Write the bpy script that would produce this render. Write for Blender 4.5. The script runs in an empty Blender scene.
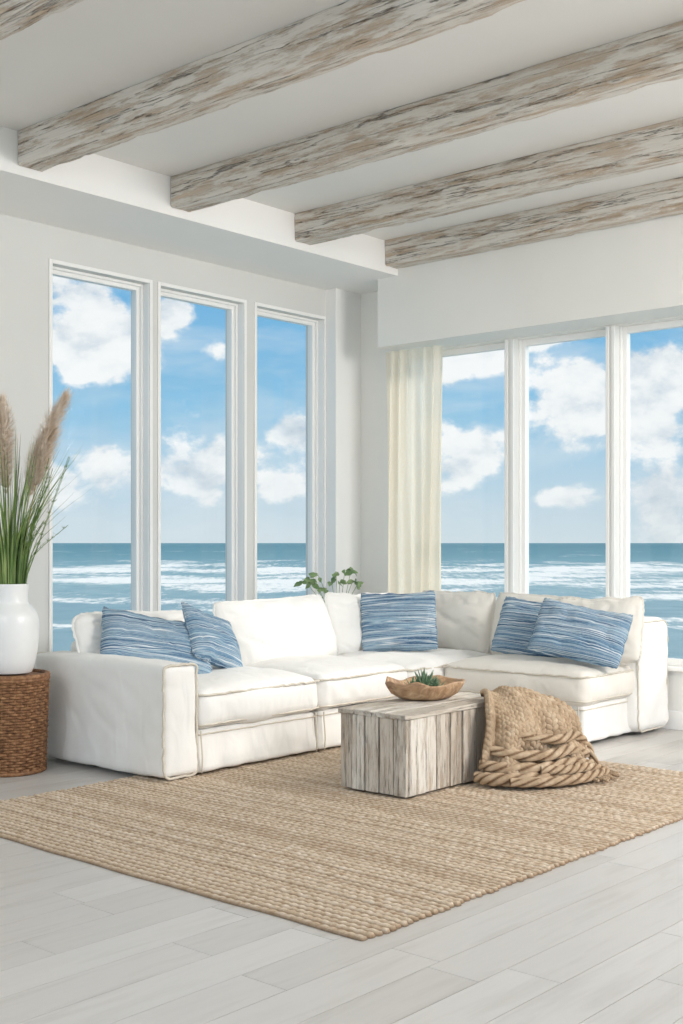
import bpy, math, random
import numpy as np
from mathutils import Vector, noise, Matrix, Euler
random.seed(3)
S = bpy.context.scene
col = S.collection

def lin(c):
    out=[]
    for v in c[:3]:
        v=v/255.0
        out.append(v/12.92 if v<=0.04045 else ((v+0.055)/1.055)**2.4)
    return (out[0],out[1],out[2],1.0)

# ---------------------------------------------------------------- builders
class MB:
    def __init__(s): s.v=[]; s.f=[]; s.c=[]
    def add(s, vs, fs, cv=None):
        o=len(s.v); s.v.extend(vs); s.f.extend([tuple(i+o for i in f) for f in fs])
        if cv is not None: s.c.extend(cv)
    def box(s,x0,x1,y0,y1,z0,z1):
        vs=[(x0,y0,z0),(x1,y0,z0),(x1,y1,z0),(x0,y1,z0),(x0,y0,z1),(x1,y0,z1),(x1,y1,z1),(x0,y1,z1)]
        s.add(vs,[(0,3,2,1),(4,5,6,7),(0,1,5,4),(1,2,6,5),(2,3,7,6),(3,0,4,7)])
    def obj(s,name,mat=None,parent=None,smooth=False,bevel=0,loc=None):
        me=bpy.data.meshes.new(name); me.from_pydata(s.v,[],s.f); me.update()
        ob=bpy.data.objects.new(name,me); col.objects.link(ob)
        if mat: me.materials.append(mat)
        if len(s.c)==len(s.v) and s.c:
            at=me.attributes.new('relief','FLOAT','POINT'); at.data.foreach_set('value',s.c)
        if smooth:
            me.polygons.foreach_set('use_smooth',[True]*len(me.polygons))
        if bevel:
            m=ob.modifiers.new('bevel','BEVEL'); m.width=bevel; m.segments=2; m.limit_method='ANGLE'
        if parent: ob.parent=parent
        if loc: ob.location=loc
        return ob

def empty(name,loc=(0,0,0)):
    e=bpy.data.objects.new(name,None); col.objects.link(e); e.location=loc; e.empty_display_size=.1
    return e

def tube(mb,pts,rad,sides=8,closed=False,twist=None,amp=.28,relief=False):
    pts=[Vector(p) for p in pts]; n=len(pts)
    vs=[];fs=[];cv=[]
    up=Vector((0,0,1)); prev=None
    for i,p in enumerate(pts):
        if closed: t=pts[(i+1)%n]-pts[i-1]
        else: t=pts[min(i+1,n-1)]-pts[max(i-1,0)]
        if t.length<1e-9: t=Vector((0,0,1))
        t.normalize()
        if prev is None:
            a=t.cross(up)
            if a.length<.1: a=t.cross(Vector((1,0,0)))
        else:
            a=prev-t*prev.dot(t)
        a.normalize(); prev=a; b=t.cross(a)
        r=rad(i/(n-1) if n>1 else 0) if callable(rad) else rad
        for k in range(sides):
            th=2*math.pi*k/sides
            rr=r; s_=1
            if twist:
                s_=abs(math.sin(1.5*th+twist*i))**.7
                rr=r*(1-amp+amp*s_*1.3)
            q=p+a*math.cos(th)*rr+b*math.sin(th)*rr
            vs.append(tuple(q)); cv.append(s_)
    m=n if closed else n-1
    for i in range(m):
        j=(i+1)%n
        for k in range(sides):
            l=(k+1)%sides
            fs.append((i*sides+k,i*sides+l,j*sides+l,j*sides+k))
    if not closed:
        fs.append(tuple(range(sides))[::-1]); fs.append(tuple((n-1)*sides+k for k in range(sides)))
    mb.add(vs,fs,cv if relief else None)

def spline(P,n):
    P=[Vector(p) for p in P]
    out=[]
    Q=[P[0]*2-P[1]]+P+[P[-1]*2-P[-2]]
    segs=len(P)-1
    for i in range(n):
        t=i/(n-1)*segs; k=min(int(t),segs-1); u=t-k
        a,b,c,d=Q[k],Q[k+1],Q[k+2],Q[k+3]
        out.append(0.5*((2*b)+(c-a)*u+(2*a-5*b+4*c-d)*u*u+(-a+3*b-3*c+d)*u*u*u))
    return out

def softbox(mb,c,size,r=.04,step=.03,crown=0,bulge=0,wr=.004,seed=0,flare=0,wave=0,crease=0):
    h=[s/2 for s in size]
    N=[max(2,int(round(s/step))) for s in size]
    idx={}; vs=[]; fs=[]
    sd=Vector((seed*7.3,seed*3.1,seed*1.7))
    def vid(i,j,k):
        key=(i,j,k)
        if key in idx: return idx[key]
        p=[-h[a]+2*h[a]*q/N[a] for a,q in enumerate(key)]
        inn=[max(-(h[a]-r),min(h[a]-r,p[a])) for a in range(3)]
        d=Vector([p[a]-inn[a] for a in range(3)])
        nn=d.normalized() if d.length>0 else Vector((0,0,1))
        q=Vector(inn)+nn*r
        u,v,w=q.x/h[0],q.y/h[1],q.z/h[2]
        cu=max(0,1-u**4); cv=max(0,1-v**4); cw=max(0,1-w*w)
        q.z+= (crown*cu*cv*(1 if w>0 else -.15))*abs(w)
        q.x+= bulge*u*cw*cv; q.y+=bulge*v*cw*cu
        wp=q+Vector(c)
        if wr:
            a=noise.noise(wp*2.8+sd); b=noise.noise(wp*6+sd)
            q+=nn*(wr*(a*1.5+b*.4))
        if crease:
            cr=abs(noise.noise(Vector((wp.x*3.5+wp.z*3,wp.y*3.5+wp.z*2.5,wp.z*1.1))+sd))
            f=max(0,1-cr*4); q-=nn*crease*f*f*(3-2*f)
        if flare or wave:
            lo=max(0,-w*.5+.5)
            hn=Vector((nn.x,nn.y,0))
            ph=(wp.x+wp.y)
            q+=hn*(flare*lo*lo+wave*lo*(1.2*noise.noise(Vector((wp.x*7,wp.y*7,wp.z*.8+seed)))+.5*math.sin(ph*24+seed)))
        vs.append(tuple(q+Vector(c))); idx[key]=len(vs)-1
        return idx[key]
    for a in range(3):
        b,d=(a+1)%3,(a+2)%3
        for side in (0,N[a]):
            for i in range(N[b]):
                for j in range(N[d]):
                    def K(x,y):
                        k=[0,0,0]; k[a]=side;k[b]=x;k[d]=y
                        return vid(*k)
                    f=(K(i,j),K(i+1,j),K(i+1,j+1),K(i,j+1))
                    fs.append(f if side else f[::-1])
    mb.add(vs,fs)

def pipe_rect(mb,c,size,z,r=.04,rad=.006,off=0,axis='z',ruf=.004,seed=0,out=.004):
    if axis=='z': hx,hy=size[0]/2+out,size[1]/2+out
    elif axis=='x': hx,hy=size[1]/2+out,size[2]/2+out
    else: hx,hy=size[0]/2+out,size[2]/2+out
    pts=[]
    def line(a,b):
        L=math.dist(a,b); n=max(2,int(L/.02))
        for i in range(n): t=i/n; pts.append((a[0]+(b[0]-a[0])*t,a[1]+(b[1]-a[1])*t))
    def arc(cx,cy,a0):
        for i in range(5):
            a=a0+math.pi/2*i/5; pts.append((cx+r*math.cos(a),cy+r*math.sin(a)))
    line((hx,-hy+r),(hx,hy-r)); arc(hx-r,hy-r,0); line((hx-r,hy),(-hx+r,hy)); arc(-hx+r,hy-r,math.pi/2)
    line((-hx,hy-r),(-hx,-hy+r)); arc(-hx+r,-hy+r,math.pi); line((-hx+r,-hy),(hx-r,-hy)); arc(hx-r,-hy+r,1.5*math.pi)
    P=[]
    for i,(a,b) in enumerate(pts):
        w=noise.noise(Vector((a*22,b*22,seed)))*ruf
        if axis=='z': P.append((c[0]+a*(1+w),c[1]+b*(1+w),c[2]+z+w))
        elif axis=='x': P.append((c[0]+z+w,c[1]+a,c[2]+b+w))
        else: P.append((c[0]+a,c[1]+z+w,c[2]+b+w))
    tube(mb,P,rad,6,closed=True)

def pillow(name,w,h,t,mat,parent=None,loc=(0,0,0),rot=(0,0,0),seed=0,n=30,flange=.012,pinch=.07,wr=.012,rnd=.06,sag=0):
    mb=MB(); vs=[];fs=[];idx={}
    sd=Vector((seed*3.7,seed*1.9,seed*5.1))
    def co(u,v,s):
        x=w/2*u*(1-pinch*(1-v*v)); z=h/2*v*(1-pinch*(1-u*u))
        k=(abs(u)*abs(v))**4; x*=1-rnd*k; z*=1-rnd*k
        e=max(0,(1-abs(u)**2.4))*max(0,(1-abs(v)**2.4))
        y=s*t/2*e**.5
        y*=1-.22*v
        p=Vector((x,y,z))
        nz=noise.noise(p*4+sd)+.25*noise.noise(p*10+sd)
        cr=max(0,1-abs(noise.noise(Vector((u*1.6+v*.8,v*1.6,seed+s)))*5)); cr=cr*cr*(3-2*cr)
        y+=s*wr*nz*min(1,e*4)-s*wr*.7*cr*min(1,e*3)
        x+=.008*noise.noise(Vector((v*4,seed,0))); z+=.016*noise.noise(Vector((u*3,seed+5,0)))
        if v>0: z-=sag*v*(1-u*u)
        return (x,y,z)
    for s in (-1,1):
        for i in range(n+1):
            for j in range(n+1):
                b=i in(0,n) or j in (0,n)
                key=(i,j,0 if b else s)
                if key not in idx:
                    u=-1+2*i/n; v=-1+2*j/n
                    u=math.copysign(abs(math.sin(u*math.pi/2))**.9,u); v=math.copysign(abs(math.sin(v*math.pi/2))**.9,v)
                    idx[key]=len(vs); vs.append(co(u,v,0 if b else s))
    def g(i,j,s):
        return idx.get((i,j,0)) if (i in(0,n) or j in (0,n)) else idx[(i,j,s)]
    for s in (-1,1):
        for i in range(n):
            for j in range(n):
                f=(g(i,j,s),g(i+1,j,s),g(i+1,j+1,s),g(i,j+1,s))
                fs.append(f if s<0 else f[::-1])
    mb.add(vs,fs)
    per=[(i,0) for i in range(n)]+[(n,j) for j in range(n)]+[(n-i,n) for i in range(n)]+[(0,n-j) for j in range(n)]
    P=[Vector(vs[idx[(a,b,0)]]) for a,b in per]
    if flange:
        m=len(P); fv=[];ff=[]
        for i,p in enumerate(P):
            d=Vector((p.x/(w/2),0,p.z/(h/2))); d.normalize()
            ruf=.006*math.sin(i*1.9+seed)+.006*noise.noise(Vector((i*.7,seed,0)))
            o=p+d*flange*(1+.3*noise.noise(Vector((i*.5,seed,3))))
            fv+= [tuple(p-d*.006+Vector((0,-.003,0))),tuple(o+Vector((0,ruf-.002,0))),tuple(o+Vector((0,ruf+.002,0))),tuple(p-d*.006+Vector((0,.003,0)))]
        for i in range(m):
            j=(i+1)%m
            for k in range(3): ff.append((i*4+k,j*4+k,j*4+k+1,i*4+k+1))
        mb.add(fv,ff)
    ob=mb.obj(name,mat,parent,True)
    ob.location=loc
    ob.rotation_euler=rot
    return ob

# ---------------------------------------------------------------- materials
def newmat(name):
    m=bpy.data.materials.new(name); m.use_nodes=True
    nt=m.node_tree; b=nt.nodes['Principled BSDF']
    return m,nt,b
def N(nt,t,**k):
    n=nt.nodes.new(t)
    for a,v in k.items(): setattr(n,a,v)
    return n
def ramp(nt,stops,interp='LINEAR'):
    r=nt.nodes.new('ShaderNodeValToRGB'); r.color_ramp.interpolation=interp
    e=r.color_ramp.elements
    while len(e)<len(stops): e.new(0.5)
    for i,(p,c) in enumerate(stops):
        e[i].position=p; e[i].color=c if len(c)==4 else lin(c)
    return r
def mapping(nt,scale=(1,1,1),coord='Object',rot=(0,0,0),loc=(0,0,0)):
    tc=nt.nodes.new('ShaderNodeTexCoord'); mp=nt.nodes.new('ShaderNodeMapping')
    mp.inputs['Scale'].default_value=scale; mp.inputs['Rotation'].default_value=rot; mp.inputs['Location'].default_value=loc
    nt.links.new(tc.outputs[coord],mp.inputs['Vector']); return mp
def noi(nt,mp,scale,detail=4,rough=.5,dist=0):
    n=nt.nodes.new('ShaderNodeTexNoise'); n.inputs['Scale'].default_value=scale; n.inputs['Detail'].default_value=detail
    n.inputs['Roughness'].default_value=rough; n.inputs['Distortion'].default_value=dist
    nt.links.new(mp.outputs[0],n.inputs['Vector']); return n
def bump(nt,src,dist,strength=1,prev=None):
    b=nt.nodes.new('ShaderNodeBump'); b.inputs['Distance'].default_value=dist; b.inputs['Strength'].default_value=strength
    nt.links.new(src,b.inputs['Height'])
    if prev: nt.links.new(prev.outputs[0],b.inputs['Normal'])
    return b
def mix(nt,fac,a,b,blend='MIX'):
    m=nt.nodes.new('ShaderNodeMix'); m.data_type='RGBA'; m.blend_type=blend
    if isinstance(fac,(int,float)): m.inputs[0].default_value=fac
    else: nt.links.new(fac,m.inputs[0])
    for s,x in ((6,a),(7,b)):
        if isinstance(x,tuple): m.inputs[s].default_value=x
        else: nt.links.new(x,m.inputs[s])
    return m.outputs[2]
def math_(nt,op,a,b=None,clamp=False):
    m=nt.nodes.new('ShaderNodeMath'); m.operation=op; m.use_clamp=clamp
    for i,x in enumerate((a,b)):
        if x is None: continue
        if isinstance(x,(int,float)): m.inputs[i].default_value=x
        else: nt.links.new(x,m.inputs[i])
    return m.outputs[0]

def paint(name,c,rough=.7,bs=.0006):
    m,nt,b=newmat(name); mp=mapping(nt)
    n=noi(nt,mp,1.3,3); r=ramp(nt,[(.3,tuple(x*.985 for x in c)),(.7,c)])
    nt.links.new(n.outputs[0],r.inputs[0]); nt.links.new(r.outputs[0],b.inputs['Base Color'])
    b.inputs['Roughness'].default_value=rough
    n2=noi(nt,mp,120,2); bp=bump(nt,n2.outputs[0],bs); nt.links.new(bp.outputs[0],b.inputs['Normal'])
    return m
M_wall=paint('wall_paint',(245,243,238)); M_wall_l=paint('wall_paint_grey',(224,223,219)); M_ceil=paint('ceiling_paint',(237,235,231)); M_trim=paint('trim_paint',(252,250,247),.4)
M_soff=paint('soffit_paint',(250,248,245))

def linen(name,c1,c2,wr=.006):
    m,nt,b=newmat(name); mp=mapping(nt)
    n=noi(nt,mp,3,4,.6); r=ramp(nt,[(.3,c1),(.7,c2)]); nt.links.new(n.outputs[0],r.inputs[0])
    f=noi(nt,mp,260,2,.6)
    cc=mix(nt,math_(nt,'MULTIPLY',f.outputs[0],.10),r.outputs[0],tuple(lin([x*.8 for x in c1])))
    nt.links.new(cc,b.inputs['Base Color']); b.inputs['Roughness'].default_value=.92
    b.inputs['Sheen Weight'].default_value=.15
    mpd=mapping(nt,(1,1,.45),rot=(.35,.45,0)); w=noi(nt,mpd,7,1.5,.4,1.2); b1=bump(nt,w.outputs[0],wr,1)
    b3=bump(nt,f.outputs[0],.0008,.7,b1)
    nt.links.new(b3.outputs[0],b.inputs['Normal'])
    return m
M_linen=linen('white_linen',(242,239,234),(248,246,242),.010)
M_linen2=linen('cream_linen',(236,229,217),(243,237,228),.010)
M_seam=linen('linen_seam',(212,202,186),(224,216,202))

def stripes(name,seed,rot=0,sc=1):
    m,nt,b=newmat(name)
    mp=mapping(nt,(.45*sc,.6,28*sc),rot=(0,rot,0),loc=(seed,seed*.7,seed*1.3))
    n=noi(nt,mp,1,1.5,.5,0)
    D=(70,106,138); Mm=(106,142,168); L=(168,190,202); W=(228,231,230); DD=(52,86,118)
    r=ramp(nt,[(.28,Mm),(.33,D),(.36,L),(.385,Mm),(.41,DD),(.435,Mm),(.45,W),(.465,Mm),(.49,D),(.51,L),(.53,Mm),(.55,W),(.565,D),(.59,DD),(.61,Mm),(.63,W),(.65,Mm),(.69,D),(.73,L)])
    nt.links.new(n.outputs[0],r.inputs[0])
    mp2=mapping(nt,(45,45,320),rot=(0,rot,0)); f=noi(nt,mp2,1,3,.6)
    fr=ramp(nt,[(.45,(0,0,0)),(.68,(255,255,255))]); nt.links.new(f.outputs[0],fr.inputs[0])
    cc=mix(nt,math_(nt,'MULTIPLY',fr.outputs[0],.24),r.outputs[0],lin((204,214,220)))
    nt.links.new(cc,b.inputs['Base Color']); b.inputs['Roughness'].default_value=.9
    b1=bump(nt,f.outputs[0],.001); mp3=mapping(nt); w=noi(nt,mp3,7,2,.5,1.5); b2=bump(nt,w.outputs[0],.014,1,b1)
    nt.links.new(b2.outputs[0],b.inputs['Normal'])
    return m

def weathered(name,axis,light,mid,dark,white,chip=.5,fine=1.0,along=.55,wstr=.85,crk=.6,island=False,cw=.009):
    m,nt,b=newmat(name)
    def sc(a,c):
        s=[c,c,c]; s[axis]=a; return tuple(s)
    mp=mapping(nt,sc(along*fine,20*fine)); g=noi(nt,mp,1.2,8,.66,.12)
    r=ramp(nt,[(.28,dark),(.42,mid),(.55,light),(.8,mid)]); nt.links.new(g.outputs[0],r.inputs[0])
    mp2=mapping(nt,sc(along*3.0*fine,8*fine)); p=noi(nt,mp2,2.0,10,.78,.08)
    pr=ramp(nt,[(chip-.05,(0,0,0)),(chip+.05,(255,255,255))]); nt.links.new(p.outputs[0],pr.inputs[0])
    c=mix(nt,math_(nt,'MULTIPLY',pr.outputs[0],wstr),r.outputs[0],lin(white))
    mp3=mapping(nt,sc(.30*fine,8*fine),loc=(3.3,1.1,4.7)); k=noi(nt,mp3,1.5,6,.6,.1)
    kk=math_(nt,'ABSOLUTE',math_(nt,'SUBTRACT',k.outputs[0],.5))
    kr=ramp(nt,[(0,(255,255,255)),(cw,(0,0,0))]); nt.links.new(kk,kr.inputs[0])
    c2=mix(nt,math_(nt,'MULTIPLY',kr.outputs[0],crk),c,lin(tuple(x*.5 for x in dark)))
    if island:
        ge=N(nt,'ShaderNodeNewGeometry'); ir=ramp(nt,[(0,(206,196,186)),(.5,(240,236,232)),(1,(255,255,255))]); nt.links.new(ge.outputs['Random Per Island'],ir.inputs[0])
        c2=mix(nt,1.0,c2,ir.outputs[0],'MULTIPLY')
    nt.links.new(c2,b.inputs['Base Color']); b.inputs['Roughness'].default_value=.9
    b1=bump(nt,g.outputs[0],.008); b2=bump(nt,pr.outputs[0],.002,1,b1); b3=bump(nt,math_(nt,'SUBTRACT',1,kr.outputs[0]),.006,1,b2)
    nt.links.new(b3.outputs[0],b.inputs['Normal'])
    return m
M_beam=weathered('weathered_beam_wood',0,(208,190,170),(184,163,140),(134,110,88),(226,221,213),.475,1.0,.35,.88,.65,cw=.007)
M_tab_v=weathered('driftwood_vertical',2,(230,218,202),(208,192,172),(168,148,126),(242,237,228),.46,2.0,.4,.8,.4,True)
M_tab_h=weathered('driftwood_top',1,(226,216,202),(206,192,174),(168,150,130),(238,233,224),.46,2.0,.4,.8,.4,True)

def floor_mat():
    m,nt,b=newmat('whitewashed_plank_floor')
    ge=N(nt,'ShaderNodeNewGeometry')
    r=ramp(nt,[(0,(190,186,181)),(.5,(199,195,191)),(1,(207,204,200))]); nt.links.new(ge.outputs['Random Per Island'],r.inputs[0])
    tc=N(nt,'ShaderNodeTexCoord'); mp=N(nt,'ShaderNodeMapping'); mp.inputs['Scale'].default_value=(9,.9,1)
    cb=N(nt,'ShaderNodeCombineXYZ'); nt.links.new(math_(nt,'MULTIPLY',ge.outputs['Random Per Island'],40.0),cb.inputs[1]); nt.links.new(ge.outputs['Random Per Island'],cb.inputs[2])
    va=N(nt,'ShaderNodeVectorMath'); va.operation='ADD'; nt.links.new(tc.outputs['Object'],va.inputs[0]); nt.links.new(cb.outputs[0],va.inputs[1])
    nt.links.new(va.outputs[0],mp.inputs['Vector'])
    g=noi(nt,mp,1.6,6,.6,.35)
    gr=ramp(nt,[(.3,(178,172,165)),(.5,(202,198,193)),(.7,(192,188,183))]); nt.links.new(g.outputs[0],gr.inputs[0])
    c=mix(nt,.45,r.outputs[0],gr.outputs[0])
    nt.links.new(c,b.inputs['Base Color'])
    b.inputs['Roughness'].default_value=.38; b.inputs['Specular IOR Level'].default_value=.4
    b1=bump(nt,g.outputs[0],.0008)
    nt.links.new(b1.outputs[0],b.inputs['Normal'])
    return m

# ---------------------------------------------------------------- room shell
X_W=9.6; Y_B=-10.6; CH=3.96; YW=-.40
M_gap=paint('floor_joint',(112,104,96))
mb=MB(); q=random.Random(21); x=-.02; PW=.205
while x<X_W:
    y=Y_B-q.uniform(0,1.6)
    while y<-.2:
        L=q.choice([1.5,1.8,2.1,1.65])
        y0=max(y,Y_B); y1=min(y+L,-.2)
        if y1-y0>.02: mb.box(max(x,-.02)+.0015,min(x+PW,X_W)-.0015,y0+.0015,y1-.0015,-.02,0)
        y+=L
    x+=PW
nb=len(mb.f); mb.box(-.22,X_W,Y_B,-.18,-.12,-.003)
fo=mb.obj('floor',floor_mat()); fo.data.materials.append(M_gap)
for i in range(nb,len(mb.f)): fo.data.polygons[i].material_index=1
mb=MB(); mb.box(-.22,X_W,Y_B,-.18,CH,CH+.12); mb.obj('ceiling',M_ceil)
def wall_open(name,axis,a0,a1,lo,hi,ops,mat,zmax=CH):
    mb=MB()
    def bx(p,q,z0,z1):
        if axis=='y': mb.box(lo,hi,p,q,z0,z1)
        else: mb.box(p,q,lo,hi,z0,z1)
    cur=a0
    for (p,q,z0,z1) in ops:
        bx(cur,p,0,zmax); bx(p,q,0,z0); bx(p,q,z1,zmax); cur=q
    bx(cur,a1,0,zmax)
    return mb.obj(name,mat)
SL=.45
LW=[(-3.69,-2.79,SL,3.42),(-2.68,-1.77,SL,3.42),(-1.62,-.765,SL,3.42)]
RW=[(.60,1.71,.47,3.09),(1.80,2.65,.47,3.09),(2.73,3.55,.47,3.09),(3.66,4.48,.47,3.09)]
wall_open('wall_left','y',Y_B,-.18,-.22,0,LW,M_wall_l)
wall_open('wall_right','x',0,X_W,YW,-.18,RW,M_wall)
mb=MB(); mb.box(0,.13,-.745,YW,0,3.69); mb.obj('trim_1',M_soff)
mb=MB(); mb.box(0,.86,Y_B,YW,3.69,CH); mb.obj('trim_2',M_soff)
mb=MB(); mb.box(.64,X_W,-.77,YW,3.10,CH-.0) ; mb.obj('trim_3',M_wall)
def glass():
    m=bpy.data.materials.new('window_glass'); m.use_nodes=True; nt=m.node_tree; nt.nodes.clear()
    o=N(nt,'ShaderNodeOutputMaterial'); t=N(nt,'ShaderNodeBsdfTransparent'); g=N(nt,'ShaderNodeBsdfGlossy'); g.inputs['Roughness'].default_value=.02
    t.inputs[0].default_value=(.98,.99,.99,1)
    mx=N(nt,'ShaderNodeMixShader'); mx.inputs[0].default_value=.03
    nt.links.new(t.outputs[0],mx.inputs[1]); nt.links.new(g.outputs[0],mx.inputs[2]); nt.links.new(mx.outputs[0],o.inputs[0]); return m
M_glass=glass()
k=1
for (p,q,z0,z1) in LW:
    e=empty('window_%d'%k,(0,0,0)); k+=1; mb=MB(); f=.05
    for (x0,x1) in ((-.15,-.09),):
        mb.box(x0,x1,p,p+f,z0,z1); mb.box(x0,x1,q-f,q,z0,z1); mb.box(x0,x1,p+f,q-f,z0,z0+f); mb.box(x0,x1,p+f,q-f,z1-f,z1)
    g=.02
    mb.box(-.09,-.065,p,p+g,z0,z1); mb.box(-.09,-.065,q-g,q,z0,z1); mb.box(-.09,-.065,p+g,q-g,z1-g,z1)
    c=.028
    mb.box(0,.014,p-c,p,z0-c,z1+c); mb.box(0,.014,q,q+(c if q<-1 else .018),z0-c,z1+c); mb.box(0,.014,p,q,z1,z1+c)
    mb.box(0,.05,p-.04,q+.018,z0-.03,z0)
    # white reveal lining
    mb.box(-.065,.0,q-.006,q,z0,z1); mb.box(-.065,0,p,p+.006,z0,z1)
    mb.obj('frame',M_trim,e,bevel=.003)
    mb=MB(); mb.box(-.123,-.117,p+f,q-f,z0+f,z1-f); mb.obj('glass_pane',M_glass,e)
for (p,q,z0,z1) in RW:
    e=empty('window_%d'%k,(0,0,0)); k+=1; mb=MB(); f=.05
    y0,y1=-.31,-.25
    mb.box(p,p+f,y0,y1,z0,z1); mb.box(q-f,q,y0,y1,z0,z1); mb.box(p+f,q-f,y0,y1,z0,z0+f); mb.box(p+f,q-f,y0,y1,z1-f,z1)
    mb.box(p,p+.018,y0-.025,y0,z0,z1); mb.box(q-.018,q,y0-.025,y0,z0,z1)
    mb.box(p-.03,p,YW-.012,YW,z0,z1); mb.box(q,q+.03,YW-.012,YW,z0,z1)
    mb.box(p-.04,q+.04,YW-.035,YW,z0-.03,z0)
    mb.obj('frame',M_trim,e,bevel=.004)
    mb=MB(); mb.box(p+f,q-f,y0+.027,y0+.033,z0+f,z1-f); mb.obj('glass_pane',M_glass,e)
mb=MB(); mb.box(0,.018,Y_B,-.75,0,.14); mb.obj('baseboard_left',M_trim,bevel=.004)
mb=MB(); mb.box(.14,X_W,YW-.018,YW,0,.14); mb.obj('baseboard_right',M_trim,bevel=.004)

# beams
for bi,yf in enumerate([-7.10,-5.84,-4.55,-3.31,-2.05,-.945]):
    x0,x1=.865,X_W-.05; w=.185 if bi<5 else .170; z0,z1=3.745,CH-.002
    mb=MB(); 
    nx=300; prof=[(0,z1),(0,z0+.16),(0,z0+.08),(0,z0+.012),(.012,z0),(.05,z0),(.11,z0),(w-.012,z0),(w,z0+.012),(w,z0+.09),(w,z1)]
    vs=[];fs=[]
    for i in range(nx+1):
        x=x0+(x1-x0)*i/nx
        for j,(a,z) in enumerate(prof):
            corner=j in (3,4,7,8)
            p=Vector((x*1.6,a*5+bi*9,z*5)); d=noise.noise(p)*.006+noise.noise(p*5)*.003
            if corner:
                d2=max(0,noise.noise(Vector((x*3.5,bi*3+j//5*7,0))))*.020+max(0,noise.noise(Vector((x*14,bi*3+j//5*7,5))))*.008
                zz=z+d2; yy=yf+a+(d2*.6 if a<w/2 else -d2*.6)+d
            else:
                yy=yf+a+(d if a in(0,w) else 0); zz=z+(d if abs(z-z0)<.001 else 0)
            vs.append((x,yy,zz))
    m=len(prof)
    for i in range(nx):
        for j in range(m-1):
            fs.append((i*m+j,(i+1)*m+j,(i+1)*m+j+1,i*m+j+1))
        fs.append((i*m+m-1,(i+1)*m+m-1,(i+1)*m,i*m))
    fs.append(tuple(range(m))); fs.append(tuple(nx*m+j for j in range(m))[::-1])
    mb.add(vs,fs); mb.obj('ceiling_beam',M_beam)

# ---------------------------------------------------------------- sofa
sofa=empty('sectional_sofa',(1.9,-2.4,0))
sl=Vector((1.9,-2.4,0))
def so(mb,name,mat,smooth=True):
    mb.v=[(a-sl.x,b-sl.y,c-sl.z) for a,b,c in mb.v]
    return mb.obj(name,mat,sofa,smooth)
Z0=.026
def bb(x0,x1,y0,y1,z0,z1): return ((x0+x1)/2,(y0+y1)/2,(z0+z1)/2),(x1-x0,y1-y0,z1-z0)
seam=MB()
for i,(b) in enumerate([(.90,1.925,-4.015,-2.975,Z0,.285),(.90,1.925,-2.935,-1.62,Z0,.285),(.90,1.92,-1.60,-.68,Z0,.285),(1.95,3.12,-1.565,-.66,Z0,.285)]):
    mb=MB(); c,s=bb(*b); softbox(mb,c,s,.016,.020,0,0,.002,i,flare=.024,wave=.014,crease=.004); so(mb,'skirt_%d'%(i+1),M_linen)
    pipe_rect(seam,c,s,s[2]/2-.03,.016,.0045,seed=30+i,ruf=.004,out=.003)
for (x,y) in ((1.955,-4.005),(1.955,-2.995),(1.955,-2.915),(1.955,-1.66),(2.0,-1.59),(3.10,-1.59)):
    tube(seam,[(x+.006*math.sin(t*5),y,Z0+.005+.25*t) for t in [i/12 for i in range(13)]],.005,6)
mb=MB(); c,s=bb(.65,1.945,-4.29,-4.03,Z0,.685); softbox(mb,c,s,.035,.022,.016,.008,.007,11,flare=.022,wave=.009,crease=.006); so(mb,'arm_left',M_linen)
pipe_rect(seam,c,s,s[0]/2-.005,.03,.0085,axis='x',seed=3,ruf=.016,out=-.002)
pipe_rect(seam,c,s,-s[0]/2+.0,.03,.005,axis='x',seed=4,ruf=.01,out=-.004)
mb=MB(); c,s=bb(.65,.89,-4.02,-.46,Z0,.76); softbox(mb,c,s,.05,.04,.0,.0,.006,12); so(mb,'back_left',M_linen)
mb=MB(); c,s=bb(.90,2.98,-.67,-.46,Z0,.76); softbox(mb,c,s,.05,.04,.0,.0,.006,13); so(mb,'back_right',M_linen)
mb=MB(); c,s=bb(2.97,3.21,-.93,-.455,Z0,.835); softbox(mb,c,s,.07,.022,.018,.008,.010,14,flare=.014,wave=.006,crease=.005); so(mb,'arm_right',M_linen)
pipe_rect(seam,c,s,s[0]/2-.015,.07,.006,axis='x',seed=5,ruf=.01,out=-.01)
seats=[(.89,1.965,-4.02,-2.96,.285,.515),(.89,1.96,-2.95,-2.0,.285,.515),(.89,1.93,-1.99,-.68,.285,.50),(1.94,3.15,-1.60,-.68,.285,.505)]
for i,b in enumerate(seats):
    mb=MB(); c,s=bb(*b)
    softbox(mb,c,s,.06,.022,.058,.022,.010,20+i,crease=.005); so(mb,'seat_cushion_%d'%(i+1),M_linen2 if i==3 else M_linen)
    pipe_rect(seam,c,s,s[2]/2-.024,.055,.0072,seed=i*3,ruf=.010,out=.004)
    pipe_rect(seam,c,s,-s[2]/2+.03,.05,.006,seed=i*3+1,ruf=.006,out=.002)
so(seam,'seam_piping',M_seam)
def bc(i,w,h,t,x,y,z,rz,tilt,mat=M_linen,roll=0,rnd=.09,sag=.02):
    o=pillow('back_cushion_%d'%i,w,h,t,mat,sofa,(x-sl.x,y-sl.y,z),(0,0,0),seed=i*2+1,n=48,flange=.016,pinch=.035,wr=.024,rnd=rnd,sag=sag)
    o.rotation_euler=(Matrix.Rotation(rz,3,'Z')@Matrix.Rotation(tilt,3,'X')@Matrix.Rotation(roll,3,'Y')).to_euler()
q=math.pi/2
bc(1,1.18,.48,.28,1.00,-3.62,.73,q,-.42,roll=.03,rnd=.16)
bc(2,1.20,.53,.28,1.07,-2.45,.748,q,-.34,roll=-.02)
bc(3,.90,.52,.26,1.06,-1.43,.752,q,-.24,roll=.03)
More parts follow.
